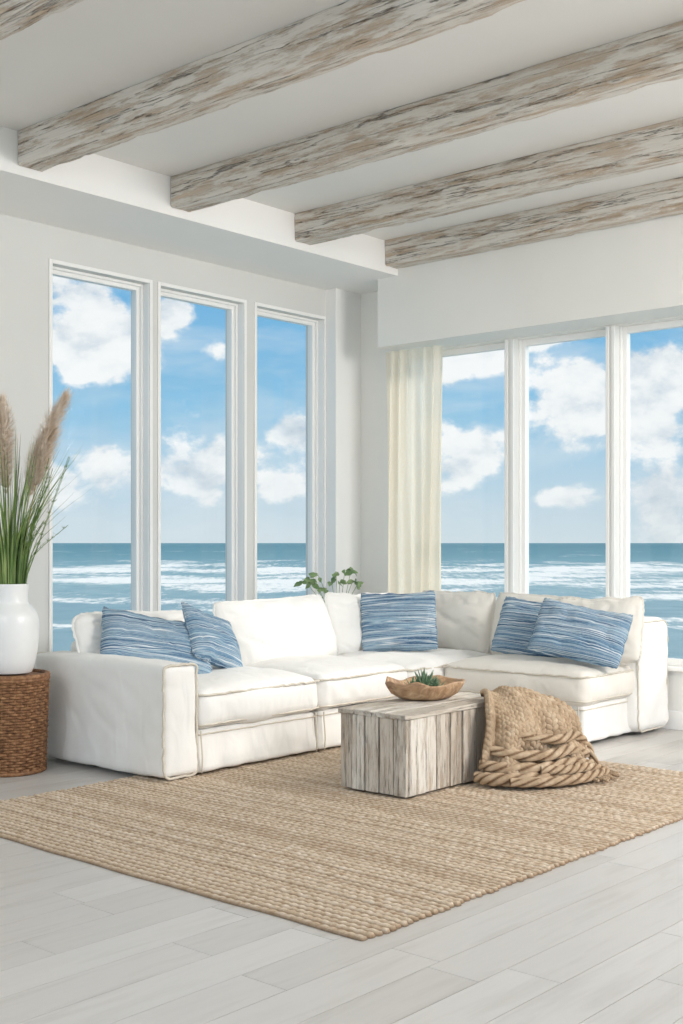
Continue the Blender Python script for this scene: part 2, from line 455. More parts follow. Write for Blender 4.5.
bc(4,.76,.53,.24,1.50,-.83,.757,0,-.24,M_linen2)
bc(5,.76,.52,.24,2.27,-.83,.755,.03,-.22,M_linen2,.03)
bc(6,.70,.50,.24,2.90,-.99,.765,.10,-.28,M_linen2,-.05)

def tp(w,h,t,loc,rz,tilt,roll,seed,srot=0,sc=1):
    o=pillow('throw_pillow',w,h,t,stripes('blue_stripe_%d'%seed,seed,srot,sc),None,loc,(0,0,0),seed=seed,n=34,flange=.008,pinch=.06,wr=.018,rnd=.07,sag=.018)
    o.rotation_euler=(Matrix.Rotation(rz,3,'Z')@Matrix.Rotation(tilt,3,'X')@Matrix.Rotation(roll,3,'Y')).to_euler()
A=math.radians
tp(.76,.44,.17,(1.29,-3.79,.755),A(72),A(-36),A(14),1,A(4))
tp(.48,.46,.17,(1.38,-3.39,.768),A(104),A(-34),A(24),2,A(8))
tp(.61,.49,.18,(1.40,-1.43,.785),A(40),A(-16),A(-2),3)
tp(.58,.47,.16,(2.43,-1.12,.765),A(12),A(-26),A(6),4)
tp(.68,.46,.18,(2.93,-1.28,.765),A(24),A(-34),A(12),5)

# ---------------------------------------------------------------- coffee table
tab=empty('coffee_table',(3.06,-3.23,0)); tl=Vector((3.06,-3.23,0))
def to(mb,name,mat,**k):
    mb.v=[(a-tl.x,b-tl.y,c) for a,b,c in mb.v]; return mb.obj(name,mat,tab,**k)
TX0,TX1,TY0,TY1,TH=2.82,3.30,-3.75,-2.72,.475
zb=.028
rr=random.Random(5)
def widths(L,n):
    w=[1+rr.uniform(-.25,.25) for _ in range(n)]; s=sum(w); return [a*L/s for a in w]
mb=MB(); x=TX0
for w in widths(TX1-TX0,5):
    o=rr.uniform(0,.010); mb.box(x+.0035,x+w-.0035,TY0+o,TY0+.03,zb,TH-.030); 
    mb.box(x+.0035,x+w-.0035,TY1-.03,TY1-o,zb,TH-.030); x+=w
y=TY0+.031
for w in widths(TY1-TY0-.062,8):
    o=rr.uniform(0,.012); mb.box(TX1-.03,TX1-o,y+.0035,y+w-.0035,zb,TH-.030-rr.uniform(0,.003))
    mb.box(TX0+o,TX0+.03,y+.0035,y+w-.0035,zb,TH-.030); y+=w
to(mb,'side_planks',M_tab_v,bevel=.005)
mb=MB(); x=TX0-.004
for w in widths(TX1-TX0+.008,4):
    mb.box(x+.002,x+w-.002,TY0-.004-rr.uniform(0,.006),TY1+.004+rr.uniform(0,.006),TH-.030,TH-rr.uniform(0,.004)); x+=w
to(mb,'top_planks',M_tab_h,bevel=.004)
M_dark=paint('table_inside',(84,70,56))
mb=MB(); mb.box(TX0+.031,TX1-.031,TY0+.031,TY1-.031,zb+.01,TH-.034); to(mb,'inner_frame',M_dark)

def bowl():
    e=empty('wooden_bowl',(2.96,-3.14,TH+.002))
    m,nt,b=newmat('bowl_wood'); mp=mapping(nt,(2,9,9)); g=noi(nt,mp,2.5,6,.6,.8)
    r=ramp(nt,[(.3,(140,106,78)),(.5,(182,146,112)),(.7,(208,180,146))]); nt.links.new(g.outputs[0],r.inputs[0]); nt.links.new(r.outputs[0],b.inputs['Base Color']); b.inputs['Roughness'].default_value=.55
    bp=bump(nt,g.outputs[0],.006); nt.links.new(bp.outputs[0],b.inputs['Normal'])
    prof=[(.0,0),(.10,.0),(.14,.008),(.18,.035),(.205,.075),(.215,.098),(.212,.108),(.200,.105),(.180,.075),(.14,.045),(.08,.03),(0,.028)]
    n=72; vs=[];fs=[]
    for i in range(n):
        a=2*math.pi*i/n
        for (r0,z) in prof:
            k=1.05+.10*noise.noise(Vector((math.cos(a)*1.5,math.sin(a)*1.5,4)))+.04*noise.noise(Vector((math.cos(a)*5,math.sin(a)*5,z*8)))
            zz=z+ (z/.1)*.030*noise.noise(Vector((math.cos(a)*2.2,math.sin(a)*2.2,9)))
            vs.append((r0*k*math.cos(a)*.86,r0*k*math.sin(a)*1.1,zz))
    m_=len(prof)
    for i in range(n):
        j=(i+1)%n
        for k in range(m_-1): fs.append((i*m_+k,j*m_+k,j*m_+k+1,i*m_+k+1))
    mb=MB(); mb.add(vs,fs); o=mb.obj('bowl_shell',m,e,True)
    e.rotation_euler=(0,0,A(-20))
    ms,nt,b=newmat('succulent_green'); mp=mapping(nt); g=noi(nt,mp,30,3); r=ramp(nt,[(.3,(84,116,88)),(.7,(140,166,134))]); nt.links.new(g.outputs[0],r.inputs[0]); nt.links.new(r.outputs[0],b.inputs['Base Color']); b.inputs['Roughness'].default_value=.5
    mb=MB(); q=random.Random(2)
    for (cx,cy,s,nn) in ((.0,-.0,1.25,40),(-.03,-.06,.8,22),(.03,.06,.8,20)):
        for i in range(nn):
            a=i*2.399; el=math.radians(25+62*(1-i/nn)+q.uniform(-6,6)); L=s*(.055+.045*q.random())
            d=Vector((math.cos(a)*math.cos(el),math.sin(a)*math.cos(el),math.sin(el)))
            side=Vector((-math.sin(a),math.cos(a),0)); p0=Vector((cx,cy,.050))
            nrm=d.cross(side)
            vs=[];fs=[]
            for t in (0,.25,.5,.75,1):
                wdt=.010*s*math.sin(math.pi*(.18+.8*t))+.0005; c=p0+d*L*t+Vector((0,0,.012*t*t))
                vs+=[tuple(c-side*wdt),tuple(c+nrm*wdt*.5),tuple(c+side*wdt),tuple(c-nrm*wdt*.3)]
            for k in range(4):
                for l in range(4): fs.append((k*4+l,k*4+(l+1)%4,k*4+4+(l+1)%4,k*4+4+l))
            mb.add(vs,fs)
    mb.obj('succulent_leaves',ms,e,True)
    mso,nt,b=newmat('dried_moss'); mp=mapping(nt); g=noi(nt,mp,60,4); r=ramp(nt,[(.3,(70,72,50)),(.7,(130,120,88))]); nt.links.new(g.outputs[0],r.inputs[0]); nt.links.new(r.outputs[0],b.inputs['Base Color'])
    mb=MB(); vs=[];fs=[]
    n=20; m2=8
    for i in range(n):
        for j in range(m2+1):
            a=2*math.pi*i/n; rr_=j/m2*.15; vs.append((rr_*math.cos(a)*.85,rr_*math.sin(a)*1.1,.058-.01*(j/m2)+.008*noise.noise(Vector((rr_*30,a*3,0)))))
    for i in range(n):
        for j in range(m2): fs.append((i*(m2+1)+j,((i+1)%n)*(m2+1)+j,((i+1)%n)*(m2+1)+j+1,i*(m2+1)+j+1))
    mb.add(vs,fs); mb.obj('moss',mso,e,True)
bowl()

# ---------------------------------------------------------------- rug
def rug():
    x0,x1,y0,y1=1.65,4.58,-5.62,-2.0
    rows=98; pr=(y1-y0)/rows; per=8; ny=rows*per
    kp=.044; nx=int((x1-x0)/kp*6)
    xs=np.linspace(x0,x1,nx+1); ys=np.linspace(y0,y1,ny+1)
    X,Y=np.meshgrid(xs,ys,indexing='ij')
    row=np.clip(np.floor((Y-y0)/pr),0,rows-1)
    rngs=np.random.RandomState(1); ph=rngs.rand(rows)*6.28; am=.8+.3*rngs.rand(rows)
    fy=((Y-y0)/pr)%1.0
    ri=row.astype(int)
    prof=np.sqrt(np.clip(1-(2*fy-1)**2,0,1))
    w=np.abs(np.sin(np.pi*(X/kp)+ph[ri]+ (np.abs(2*fy-1))*1.5+.5*np.sin(X*7+ri)))
    Z=.001+.018*prof*(.60+.40*w**.6)*am[ri]
    Y2=Y+.004*np.sin(X*3+Y*2)+.003*np.sin(X*11+ri*.7)
    edge=rngs.rand(rows)*.014
    endr=prof*.010
    X2=X.copy(); k=np.clip((X-x1+.08)/.08,0,1); X2+= k*(edge[ri]-.012+endr)
    k2=np.clip(((x0+.08)-X)/.08,0,1); X2-=k2*(edge[ri]-.01)
    Z[0,:]=.001; Z[-1,:]=.001; Z[:,0]=.001; Z[:,-1]=.001
    V=np.stack([X2,Y2,Z],-1).reshape(-1,3)
    a=np.arange(nx)[:,None]*(ny+1)+np.arange(ny)[None,:]
    F=np.stack([a,a+ny+1,a+ny+2,a+1],-1).reshape(-1,4)
    me=bpy.data.meshes.new('jute_rug'); me.vertices.add(len(V)); me.vertices.foreach_set('co',V.ravel())
    me.loops.add(F.size); me.loops.foreach_set('vertex_index',F.ravel().astype(np.int32))
    me.polygons.add(len(F)); me.polygons.foreach_set('loop_start',np.arange(0,F.size,4,dtype=np.int32)); me.polygons.foreach_set('loop_total',np.full(len(F),4,dtype=np.int32))
    me.polygons.foreach_set('use_smooth',np.ones(len(F),dtype=bool))
    me.update(calc_edges=True); me.validate()
    ob=bpy.data.objects.new('jute_rug',me); col.objects.link(ob)
    m,nt,b=newmat('jute'); mp=mapping(nt,(20,26,1)); n=noi(nt,mp,1,4,.75)
    r=ramp(nt,[(.28,(176,150,124)),(.43,(206,184,158)),(.55,(224,207,186)),(.72,(240,229,214))]); nt.links.new(n.outputs[0],r.inputs[0])
    mp1=mapping(nt,(1.2,3,1)); n1=noi(nt,mp1,1,3); 
    c=mix(nt,math_(nt,'MULTIPLY',n1.outputs[0],.3),r.outputs[0],lin((200,178,152)))
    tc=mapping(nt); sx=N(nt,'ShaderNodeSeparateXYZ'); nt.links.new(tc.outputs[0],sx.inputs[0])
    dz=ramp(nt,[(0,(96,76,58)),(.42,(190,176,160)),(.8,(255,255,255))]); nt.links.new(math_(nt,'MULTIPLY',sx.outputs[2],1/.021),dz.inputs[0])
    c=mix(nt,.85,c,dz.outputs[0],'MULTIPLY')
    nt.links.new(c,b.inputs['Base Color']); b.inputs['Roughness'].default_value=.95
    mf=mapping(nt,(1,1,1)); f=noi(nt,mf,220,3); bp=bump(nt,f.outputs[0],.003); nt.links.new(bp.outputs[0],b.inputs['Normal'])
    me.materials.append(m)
rug()

# ---------------------------------------------------------------- knitted throw
def throw():
    ex,ey=3.5,-2.8
    e=empty('knitted_throw',(ex,ey,0))
    m,nt,b=newmat('chunky_knit'); mp=mapping(nt); n=noi(nt,mp,18,4,.6)
    r=ramp(nt,[(.3,(168,142,114)),(.55,(194,170,142)),(.75,(214,194,168))]); nt.links.new(n.outputs[0],r.inputs[0])
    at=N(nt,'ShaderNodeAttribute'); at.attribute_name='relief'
    rl=ramp(nt,[(0,(84,64,48)),(.35,(170,152,134)),(.8,(255,255,255))]); nt.links.new(at.outputs['Fac'],rl.inputs[0])  # shade in the knit's cavities, painted into the colour by relief
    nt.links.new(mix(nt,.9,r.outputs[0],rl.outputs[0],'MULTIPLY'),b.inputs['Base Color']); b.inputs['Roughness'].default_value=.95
    f=noi(nt,mp,140,3,.7); bp=bump(nt,f.outputs[0],.004); nt.links.new(bp.outputs[0],b.inputs['Normal'])
    ctrl=[
     [(3.25,-2.95,TH+.016),(3.23,-2.86,TH+.022),(3.23,-2.77,TH+.020),(3.24,-2.68,TH+.014)],
     [(3.30,-3.02,TH+.018),(3.305,-2.92,TH+.028),(3.31,-2.78,TH+.028),(3.32,-2.63,TH+.0)],
     [(3.35,-3.08,.43),(3.385,-2.98,.465),(3.43,-2.80,.465),(3.44,-2.56,.42)],
     [(3.385,-3.12,.32),(3.44,-3.02,.375),(3.53,-2.80,.38),(3.55,-2.50,.34)],
     [(3.385,-3.15,.20),(3.46,-3.06,.26),(3.59,-2.82,.27),(3.61,-2.47,.25)],
     [(3.39,-3.17,.10),(3.48,-3.09,.14),(3.61,-2.85,.16),(3.64,-2.46,.14)],
     [(3.40,-3.18,.05),(3.49,-3.10,.055),(3.62,-2.86,.055),(3.65,-2.45,.05)]]
    ns,ntt=230,300
    rows=[spline(r_,ntt+1) for r_ in ctrl]
    colz=[spline([rw[j] for rw in rows],ns+1) for j in range(ntt+1)]
    def P(i,j):
        i=max(0,min(ns,i)); j=max(0,min(ntt,j)); return colz[j][i]
    vs=[];fs=[];cv=[]
    for i in range(ns+1):
        for j in range(ntt+1):
            p=P(i,j); nn=(P(i,j+1)-P(i,j-1)).cross(P(i+1,j)-P(i-1,j))
            nn=nn.normalized() if nn.length>1e-9 else Vector((0,0,1))
            if nn.dot(Vector((.7,-.3,.6)))<0: nn=-nn
            s=i/ns; t=j/ntt
            fold=(.030*math.sin(t*13+s*3.5)+.014*math.sin(t*27-s*4+1))*min(1,s*2.2)
            swag=.020*math.sin(s*20+math.sin(t*5)*2.2)*min(1,max(0,(s-.35)*3))
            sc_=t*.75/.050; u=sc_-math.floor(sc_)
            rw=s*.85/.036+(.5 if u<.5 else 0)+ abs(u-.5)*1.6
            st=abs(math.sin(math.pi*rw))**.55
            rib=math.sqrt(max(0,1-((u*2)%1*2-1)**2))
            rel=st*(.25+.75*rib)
            lump=.018*noise.noise(p*9)
            q=p+nn*(fold+swag+lump+.024*rel)
            if s<.22 and q.z<TH+.014 and p.x<3.31: q.z=TH+.014
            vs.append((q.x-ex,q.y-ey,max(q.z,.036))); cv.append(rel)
    for i in range(ns):
        for j in range(ntt): fs.append((i*(ntt+1)+j,i*(ntt+1)+j+1,(i+1)*(ntt+1)+j+1,(i+1)*(ntt+1)+j))
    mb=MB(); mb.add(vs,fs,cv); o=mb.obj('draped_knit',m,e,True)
    so_=o.modifiers.new('thick','SOLIDIFY'); so_.thickness=.010; so_.offset=-1
    mb=MB()
    rolls=[([(3.37,-3.20,.06),(3.49,-3.19,.06),(3.63,-3.06,.06),(3.73,-2.84,.06),(3.75,-2.60,.06)],.036),
           ([(3.38,-3.17,.14),(3.50,-3.14,.13),(3.66,-2.96,.12),(3.72,-2.74,.13),(3.73,-2.54,.10)],.034),
           ([(3.39,-3.14,.24),(3.52,-3.08,.20),(3.65,-2.90,.185),(3.69,-2.70,.20),(3.68,-2.50,.15)],.031),
           ([(3.50,-3.05,.31),(3.60,-2.92,.285),(3.66,-2.78,.265),(3.67,-2.62,.27),(3.65,-2.46,.20),(3.70,-2.42,.07)],.027),
           ([(3.58,-3.17,.05),(3.71,-3.03,.05),(3.80,-2.84,.05),(3.82,-2.64,.05),(3.83,-2.52,.045)],.028),
           ([(3.67,-3.00,.12),(3.75,-2.86,.11),(3.78,-2.68,.105),(3.80,-2.50,.07)],.029)]
    for P_,rad in rolls:
        pts=spline(P_,170)
        pts=[Vector((p.x,p.y,max(p.z,.028+rad*1.2))) for p in pts]
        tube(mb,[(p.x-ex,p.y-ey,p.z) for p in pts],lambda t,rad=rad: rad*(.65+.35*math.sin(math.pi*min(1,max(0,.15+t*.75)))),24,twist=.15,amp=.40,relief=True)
    q=random.Random(8)
    for k in range(9):
        t=k/8; x=3.81+.04*math.sin(t*3)+q.uniform(-.02,.02); y=-2.74+.30*t
        a=q.uniform(-.3,.5); L=q.uniform(.04,.07)
        Pp=[(x-.03,y,.055),(x+L*.4*math.cos(a),y+L*.4*math.sin(a),.048),(x+L*math.cos(a),y+L*math.sin(a),.042)]
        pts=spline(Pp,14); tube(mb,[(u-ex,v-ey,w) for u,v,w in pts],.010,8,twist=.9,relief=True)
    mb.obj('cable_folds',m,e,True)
throw()

# ---------------------------------------------------------------- basket + vase + grass
def wicker():
    m,nt,b=newmat('wicker'); mp=mapping(nt,(1,1,1)); n=noi(nt,mp,35,4,.6)
    r=ramp(nt,[(.3,(92,60,38)),(.5,(138,96,62)),(.72,(178,134,94))]); nt.links.new(n.outputs[0],r.inputs[0]); nt.links.new(r.outputs[0],b.inputs['Base Color']); b.inputs['Roughness'].default_value=.6
    return m
BX,BY=.895,-4.63
def basket():
    m=wicker(); e=empty('wicker_basket',(BX,BY,0)); mb=MB()
    H=.59; rows=34; st=36
    for i in range(rows):
        z=.014+(H-.028)*i/(rows-1); r0=.208+.020*(z/H)
        pts=[]
        n=st*6
        for k in range(n):
            a=2*math.pi*k/n; rr_=r0+.0075*math.sin(a*st/2+math.pi*(i%2)); pts.append((rr_*math.cos(a),rr_*math.sin(a),z+.001*math.sin(a*9)))
        tube(mb,pts,.0098,6,closed=True)
    mb.obj('woven_rows',m,e,True)
    mb=MB()
    for k in range(st):
        a=2*math.pi*(k+.5)/st
        tube(mb,[((.206+.020*t)*math.cos(a),(.206+.020*t)*math.sin(a),.005+t*(H-.01)) for t in (0,.5,1)],.006,6)
    for z,r0,rd in ((H,.230,.017),(H-.018,.235,.012),(.014,.212,.014)):
        tube(mb,[(r0*math.cos(2*math.pi*k/64),r0*math.sin(2*math.pi*k/64),z) for k in range(64)],rd,8,closed=True)
    mb.obj('rim_and_stakes',m,e,True)
    mb=MB(); n=48; vs=[(0,0,H-.002)]+[(.222*math.cos(2*math.pi*k/n),.222*math.sin(2*math.pi*k/n),H-.002) for k in range(n)]
    vs+=[(.20*math.cos(2*math.pi*k/n),.20*math.sin(2*math.pi*k/n),.01) for k in range(n)]
    fs=[(0,1+k,1+(k+1)%n) for k in range(n)]+[(1+k,1+n+k,1+n+(k+1)%n,1+(k+1)%n) for k in range(n)]
    mb.add(vs,fs); mb.obj('lid_and_lining',m,e)
basket()
def vase():
    e=empty('vase_with_pampas_grass',(BX,BY,.607))
    m,nt,b=newmat('white_ceramic'); mp=mapping(nt); n=noi(nt,mp,4,3); r=ramp(nt,[(.3,(240,239,236)),(.7,(248,247,245))]); nt.links.new(n.outputs[0],r.inputs[0]); nt.links.new(r.outputs[0],b.inputs['Base Color']); b.inputs['Roughness'].default_value=.3
    prof=[(0,.0),(.115,0),(.138,.008),(.160,.08),(.174,.18),(.178,.26),(.176,.32),(.164,.365),(.138,.40),(.116,.425),(.111,.46),(.112,.50),(.116,.536),(.114,.543),(.105,.536),(.100,.50),(.098,.44),(.105,.42),(.15,.35),(.15,.1),(0,.05)]
    P=spline([(a,0,z) for a,z in prof],90)
    n=72; vs=[];fs=[]
    for i in range(n):
        a=2*math.pi*i/n
        for p in P: vs.append((max(0,p.x)*math.cos(a),max(0,p.x)*math.sin(a),p.z))
    L=len(P)
    for i in range(n):
        j=(i+1)%n
        for k in range(L-1): fs.append((i*L+k,j*L+k,j*L+k+1,i*L+k+1))
    mb=MB(); mb.add(vs,fs); mb.obj('vase_body',m,e,True)
    q=random.Random(4)
    def leafmat(name,c1,c2,c3):
        m,nt,b=newmat(name); mp=mapping(nt,(25,25,3)); n=noi(nt,mp,1,3); r=ramp(nt,[(.3,c1),(.5,c2),(.7,c3)]); nt.links.new(n.outputs[0],r.inputs[0]); nt.links.new(r.outputs[0],b.inputs['Base Color']); b.inputs['Roughness'].default_value=.6
        return m
    mg=leafmat('grass_green',(72,98,46),(106,134,68),(152,168,102)); mp_=leafmat('pampas_plume',(212,188,162),(232,212,190),(246,232,216)); mstem=leafmat('dry_stem',(150,140,80),(180,166,110),(196,184,130))
    mb=MB()
    rt=Vector((.751,.660,0)); fw=Vector((-.66,.751,0))
    for i in range(190):
        a=q.uniform(0,2*math.pi); d=Vector((math.cos(a),math.sin(a),0)); r0=.085*math.sqrt(q.random())
        L=q.uniform(.35,1.02); lean=q.uniform(.05,.42)*L
        if q.random()<.2: lean*=1.4
        p0=d*r0+Vector((0,0,.44)); p1=d*(r0*1.2+lean*.22)+Vector((0,0,.52+L*.45)); p2=d*(r0+lean)+Vector((0,0,.5+L*(1-.25*(lean/L))))
        pts=spline([p0,p1,p2],10); w0=q.uniform(.0035,.0065); side=Vector((-d.y,d.x,0)); tw=q.uniform(-1,1)
        sv=(side*math.cos(tw)+d*math.sin(tw)); vs=[];fs=[]
        for k,p in enumerate(pts):
            w=w0*(1-(k/9)**2)+.0004; vs+=[tuple(p-sv*w),tuple(p+sv*w)]
        for k in range(9): fs.append((2*k,2*k+1,2*k+3,2*k+2))
        mb.add(vs,fs)
    mb.obj('grass_blades',mg,e)
    stems=MB(); pl=MB()
    plumes=[(rt*.29+fw*.02,1.69,.54),(rt*-.05+fw*.02,1.66,.54),(rt*-.24,1.5,.42),(rt*.19+fw*.12,1.50,.40),(rt*-.16+fw*-.10,1.40,.36)]
    for (off,ht,PL) in plumes:
        pts=spline([Vector((0,0,.35))+off*.1,Vector((0,0,.75))+off*.30,Vector((0,0,ht-PL*.5))+off*.75,Vector((0,0,ht+.02))+off*1.15],60)
        tube(stems,pts,.003,6)
        for i in range(2800):
            t=q.random()**.9; z=ht-PL+PL*t
            kk=0
            for kk in range(59):
                if pts[kk+1].z>=z: break
            c=pts[kk]; a=q.uniform(0,2*math.pi); d=Vector((math.cos(a),math.sin(a),0))
            ax=(pts[min(59,kk+1)]-pts[kk]).normalized()
            wid=.088*math.sin(math.pi*min(1,(.08+t*.84)))**.8
            Ls=q.uniform(.04,.11); tip=c+d*wid*q.uniform(.3,1.3)+ax*Ls+rt*.02*q.random()+Vector((0,0,-.03))*q.random()
            mid=(c+tip)/2+d*wid*.3
            sv=ax.cross(d)*.0011
            pl.add([tuple(c-sv),tuple(c+sv),tuple(mid+sv),tuple(mid-sv),tuple(tip)],[(0,1,2,3),(3,2,4)])
    stems.obj('stems',mstem,e,True); pl.obj('plumes',mp_,e)
    sp=MB()
    for i in range(9):
        off=rt*q.uniform(.15,.38)+fw*q.uniform(-.15,.15); ht=q.uniform(.9,1.4)
        pts=spline([Vector((0,0,.4))+off*.1,Vector((0,0,.7))+off*.4,Vector((0,0,ht))+off],20); tube(sp,pts,.0018,5)
        for k in range(60):
            t=q.uniform(.55,1); p=pts[min(19,int(t*19))]; d=Vector((q.uniform(-1,1),q.uniform(-1,1),q.uniform(0,1))).normalized()*q.uniform(.01,.04)
            sv=Vector((.0012,.0012,0)); sp.add([tuple(p-sv),tuple(p+sv),tuple(p+d)],[(0,1,2)])
    sp.obj('grass_seed_sprigs',mg,e)
vase()

def plant():
    px,py=.40,-1.02
    e=empty('potted_leafy_plant',(px,py,0))
    mpot=paint('plant_pot_glaze',(225,221,212),.5)
    prof=[(0,.0),(.12,0),(.15,.1),(.165,.28),(.17,.30),(.155,.30),(.15,.26),(0,.26)]
    n=40; vs=[];fs=[]
    for i in range(n):
        a=2*math.pi*i/n
        for p in prof: vs.append((p[0]*math.cos(a),p[0]*math.sin(a),p[1]))
    L=len(prof)
    for i in range(n):
        j=(i+1)%n
        for k in range(L-1): fs.append((i*L+k,j*L+k,j*L+k+1,i*L+k+1))
    mb=MB(); mb.add(vs,fs); mb.obj('pot',mpot,e,True)
    m,nt,b=newmat('leaf_green'); mp=mapping(nt); g=noi(nt,mp,12,3); r=ramp(nt,[(.3,(96,128,82)),(.7,(150,172,122))]); nt.links.new(g.outputs[0],r.inputs[0]); nt.links.new(r.outputs[0],b.inputs['Base Color']); b.inputs['Roughness'].default_value=.45
    mb=MB(); st=MB(); q=random.Random(11); rt=Vector((.751,.660,0))
    for i in range(12):
        dx=-.32+.53*i/11+q.uniform(-.03,.03); dz=q.uniform(.98,1.12)+(.05 if dx>0 else 0)
        tip=rt*dx+Vector((.66,-.751,0))*q.uniform(-.02,.10)+Vector((0,0,dz))
        tip.x=max(tip.x,-.30)
        pts=spline([Vector((0,0,.25)),Vector((tip.x*.35,tip.y*.35,.8)),Vector((tip.x*.8,tip.y*.8,dz-.02)),tip],14); tube(st,pts,.0022,5)
        for k in (9,11,12,13,13):
            p=pts[k]; d=Vector((q.uniform(-1,1),q.uniform(-1,1),q.uniform(-.3,.6))).normalized(); L=q.uniform(.05,.08)
            nv=(Vector((.6,-.7,.4))+Vector((q.uniform(-.5,.5),q.uniform(-.5,.5),q.uniform(-.3,.5)))).normalized()
            s=d.cross(nv).normalized(); nn=s.cross(d)
            V=[];F=[]
            for t in range(7):
                u=t/6; w=L*.33*math.sin(math.pi*u**.8)+.0005; c=p+d*L*u-Vector((0,0,.25*L*u*u))
                V+=[tuple(c-s*w+nn*w*.2),tuple(c),tuple(c+s*w+nn*w*.2)]
            for t in range(6):
                F+=[(t*3,t*3+1,t*3+4,t*3+3),(t*3+1,t*3+2,t*3+5,t*3+4)]
            mb.add(V,F)
    st.obj('plant_stems',m,e,True); mb.obj('leaves',m,e,True)
plant()

# ---------------------------------------------------------------- curtain
def curtain():
    m=bpy.data.materials.new('sheer_cream_linen'); m.use_nodes=True; nt=m.node_tree; nt.nodes.clear()
    o=N(nt,'ShaderNodeOutputMaterial'); d=N(nt,'ShaderNodeBsdfDiffuse'); t=N(nt,'ShaderNodeBsdfTranslucent'); tr=N(nt,'ShaderNodeBsdfTransparent')
    mp=mapping(nt,(160,160,40)); n=noi(nt,mp,1,2); r=ramp(nt,[(.3,(254,243,224)),(.7,(255,250,238))]); nt.links.new(n.outputs[0],r.inputs[0])
    nt.links.new(r.outputs[0],d.inputs[0]); nt.links.new(r.outputs[0],t.inputs[0])
    a=N(nt,'ShaderNodeMixShader'); a.inputs[0].default_value=.55; nt.links.new(d.outputs[0],a.inputs[1]); nt.links.new(t.outputs[0],a.inputs[2])
    c=N(nt,'ShaderNodeMixShader'); c.inputs[0].default_value=.14; nt.links.new(a.outputs[0],c.inputs[1]); nt.links.new(tr.outputs[0],c.inputs[2]); nt.links.new(c.outputs[0],o.inputs[0])
    e=empty('curtain',(.89,-.585,0))
    mb=MB(); vs=[];fs=[]; nx,nz=200,60
    for i in range(nx+1):
        u=i/nx
        for j in range(nz+1):
            v=j/nz; z=3.085-v*3.07
            x=-.31+.61*u+.010*math.sin(v*5+u*9)
            am=.022+.024*v
            y=am*math.sin(u*2*math.pi*5.5+.6*math.sin(v*3+u*5))+.010*math.sin(u*41+v*2)
            vs.append((x,y,z))
    for i in range(nx):
        for j in range(nz): fs.append((i*(nz+1)+j,(i+1)*(nz+1)+j,(i+1)*(nz+1)+j+1,i*(nz+1)+j+1))
    mb.add(vs,fs); mb.obj('sheer_panel',m,e,True)
curtain()

# ---------------------------------------------------------------- sea
CX,CY=7.31,-8.84; TH_=math.radians(41.3)
def sea():
    mb=MB(); s=30000
    mb.add([(-s,-s,0),(s,-s,0),(s,s,0),(-s,s,0)],[(0,1,2,3)])
    m,nt,b=newmat('sea_water')
    o=mb.obj('sea',m); o.location=(CX,CY,-1.5); o.rotation_euler=(0,0,TH_)
    tc=N(nt,'ShaderNodeTexCoord'); sx=N(nt,'ShaderNodeSeparateXYZ'); nt.links.new(tc.outputs['Object'],sx.inputs[0])
    yy=sx.outputs[1]
    l10=math_(nt,'LOGARITHM',math_(nt,'MAXIMUM',yy,10),10)
    lg=math_(nt,'DIVIDE',l10,3.5)
    r=ramp(nt,[(.40,(156,184,196)),(.50,(150,182,196)),(.56,(164,194,204)),(.62,(140,178,192)),(.70,(112,158,174)),(.85,(94,144,162)),(1,(104,150,166))]); nt.links.new(lg,r.inputs[0])
    def lv(sx_,sy_,off=0):
        c=N(nt,'ShaderNodeCombineXYZ'); nt.links.new(math_(nt,'MULTIPLY',sx.outputs[0],sx_),c.inputs[0]); nt.links.new(math_(nt,'ADD',math_(nt,'MULTIPLY',l10,sy_),off),c.inputs[1]); return c
    n=noi(nt,lv(.5,50),1,5,.65,.3)
    wv=ramp(nt,[(.35,(0,0,0)),(.65,(255,255,255))]); nt.links.new(n.outputs[0],wv.inputs[0])
    c=mix(nt,math_(nt,'MULTIPLY',wv.outputs[0],.4),r.outputs[0],lin((100,144,164)))
    f1=noi(nt,lv(.10,15,3.1),1,4,.55,.6)
    f2=noi(nt,lv(1.6,55,1),1,6,.75,.5)
    env=ramp(nt,[(.43,(60,60,60)),(.47,(130,130,130)),(.53,(225,225,225)),(.58,(255,255,255)),(.63,(255,255,255)),(.655,(110,110,110)),(.69,(0,0,0))]); nt.links.new(lg,env.inputs[0])
    # breaker lines: crests parallel to the shore
    wob=noi(nt,lv(.05,3,7),1,2)
    ph=math_(nt,'ADD',math_(nt,'MULTIPLY',l10,38.0),math_(nt,'MULTIPLY',wob.outputs[0],5.0))
    crest=math_(nt,'POWER',math_(nt,'MULTIPLY',math_(nt,'ADD',math_(nt,'SINE',ph),1.0),.5),3.0)
    s_=math_(nt,'ADD',f1.outputs[0],math_(nt,'MULTIPLY',math_(nt,'SUBTRACT',f2.outputs[0],.5),.75))
    s_=math_(nt,'ADD',s_,math_(nt,'MULTIPLY',crest,.13))
    s_=math_(nt,'SUBTRACT',s_,math_(nt,'MULTIPLY',math_(nt,'SUBTRACT',1,env.outputs[0]),.3))
    fr=ramp(nt,[(.43,(0,0,0)),(.58,(255,255,255))]); nt.links.new(s_,fr.inputs[0])
    c=mix(nt,math_(nt,'MULTIPLY',fr.outputs[0],.96),c,lin((253,254,254)))
    nt.links.new(c,b.inputs['Base Color']); b.inputs['Roughness'].default_value=.7; b.inputs['Specular IOR Level'].default_value=.05
sea()

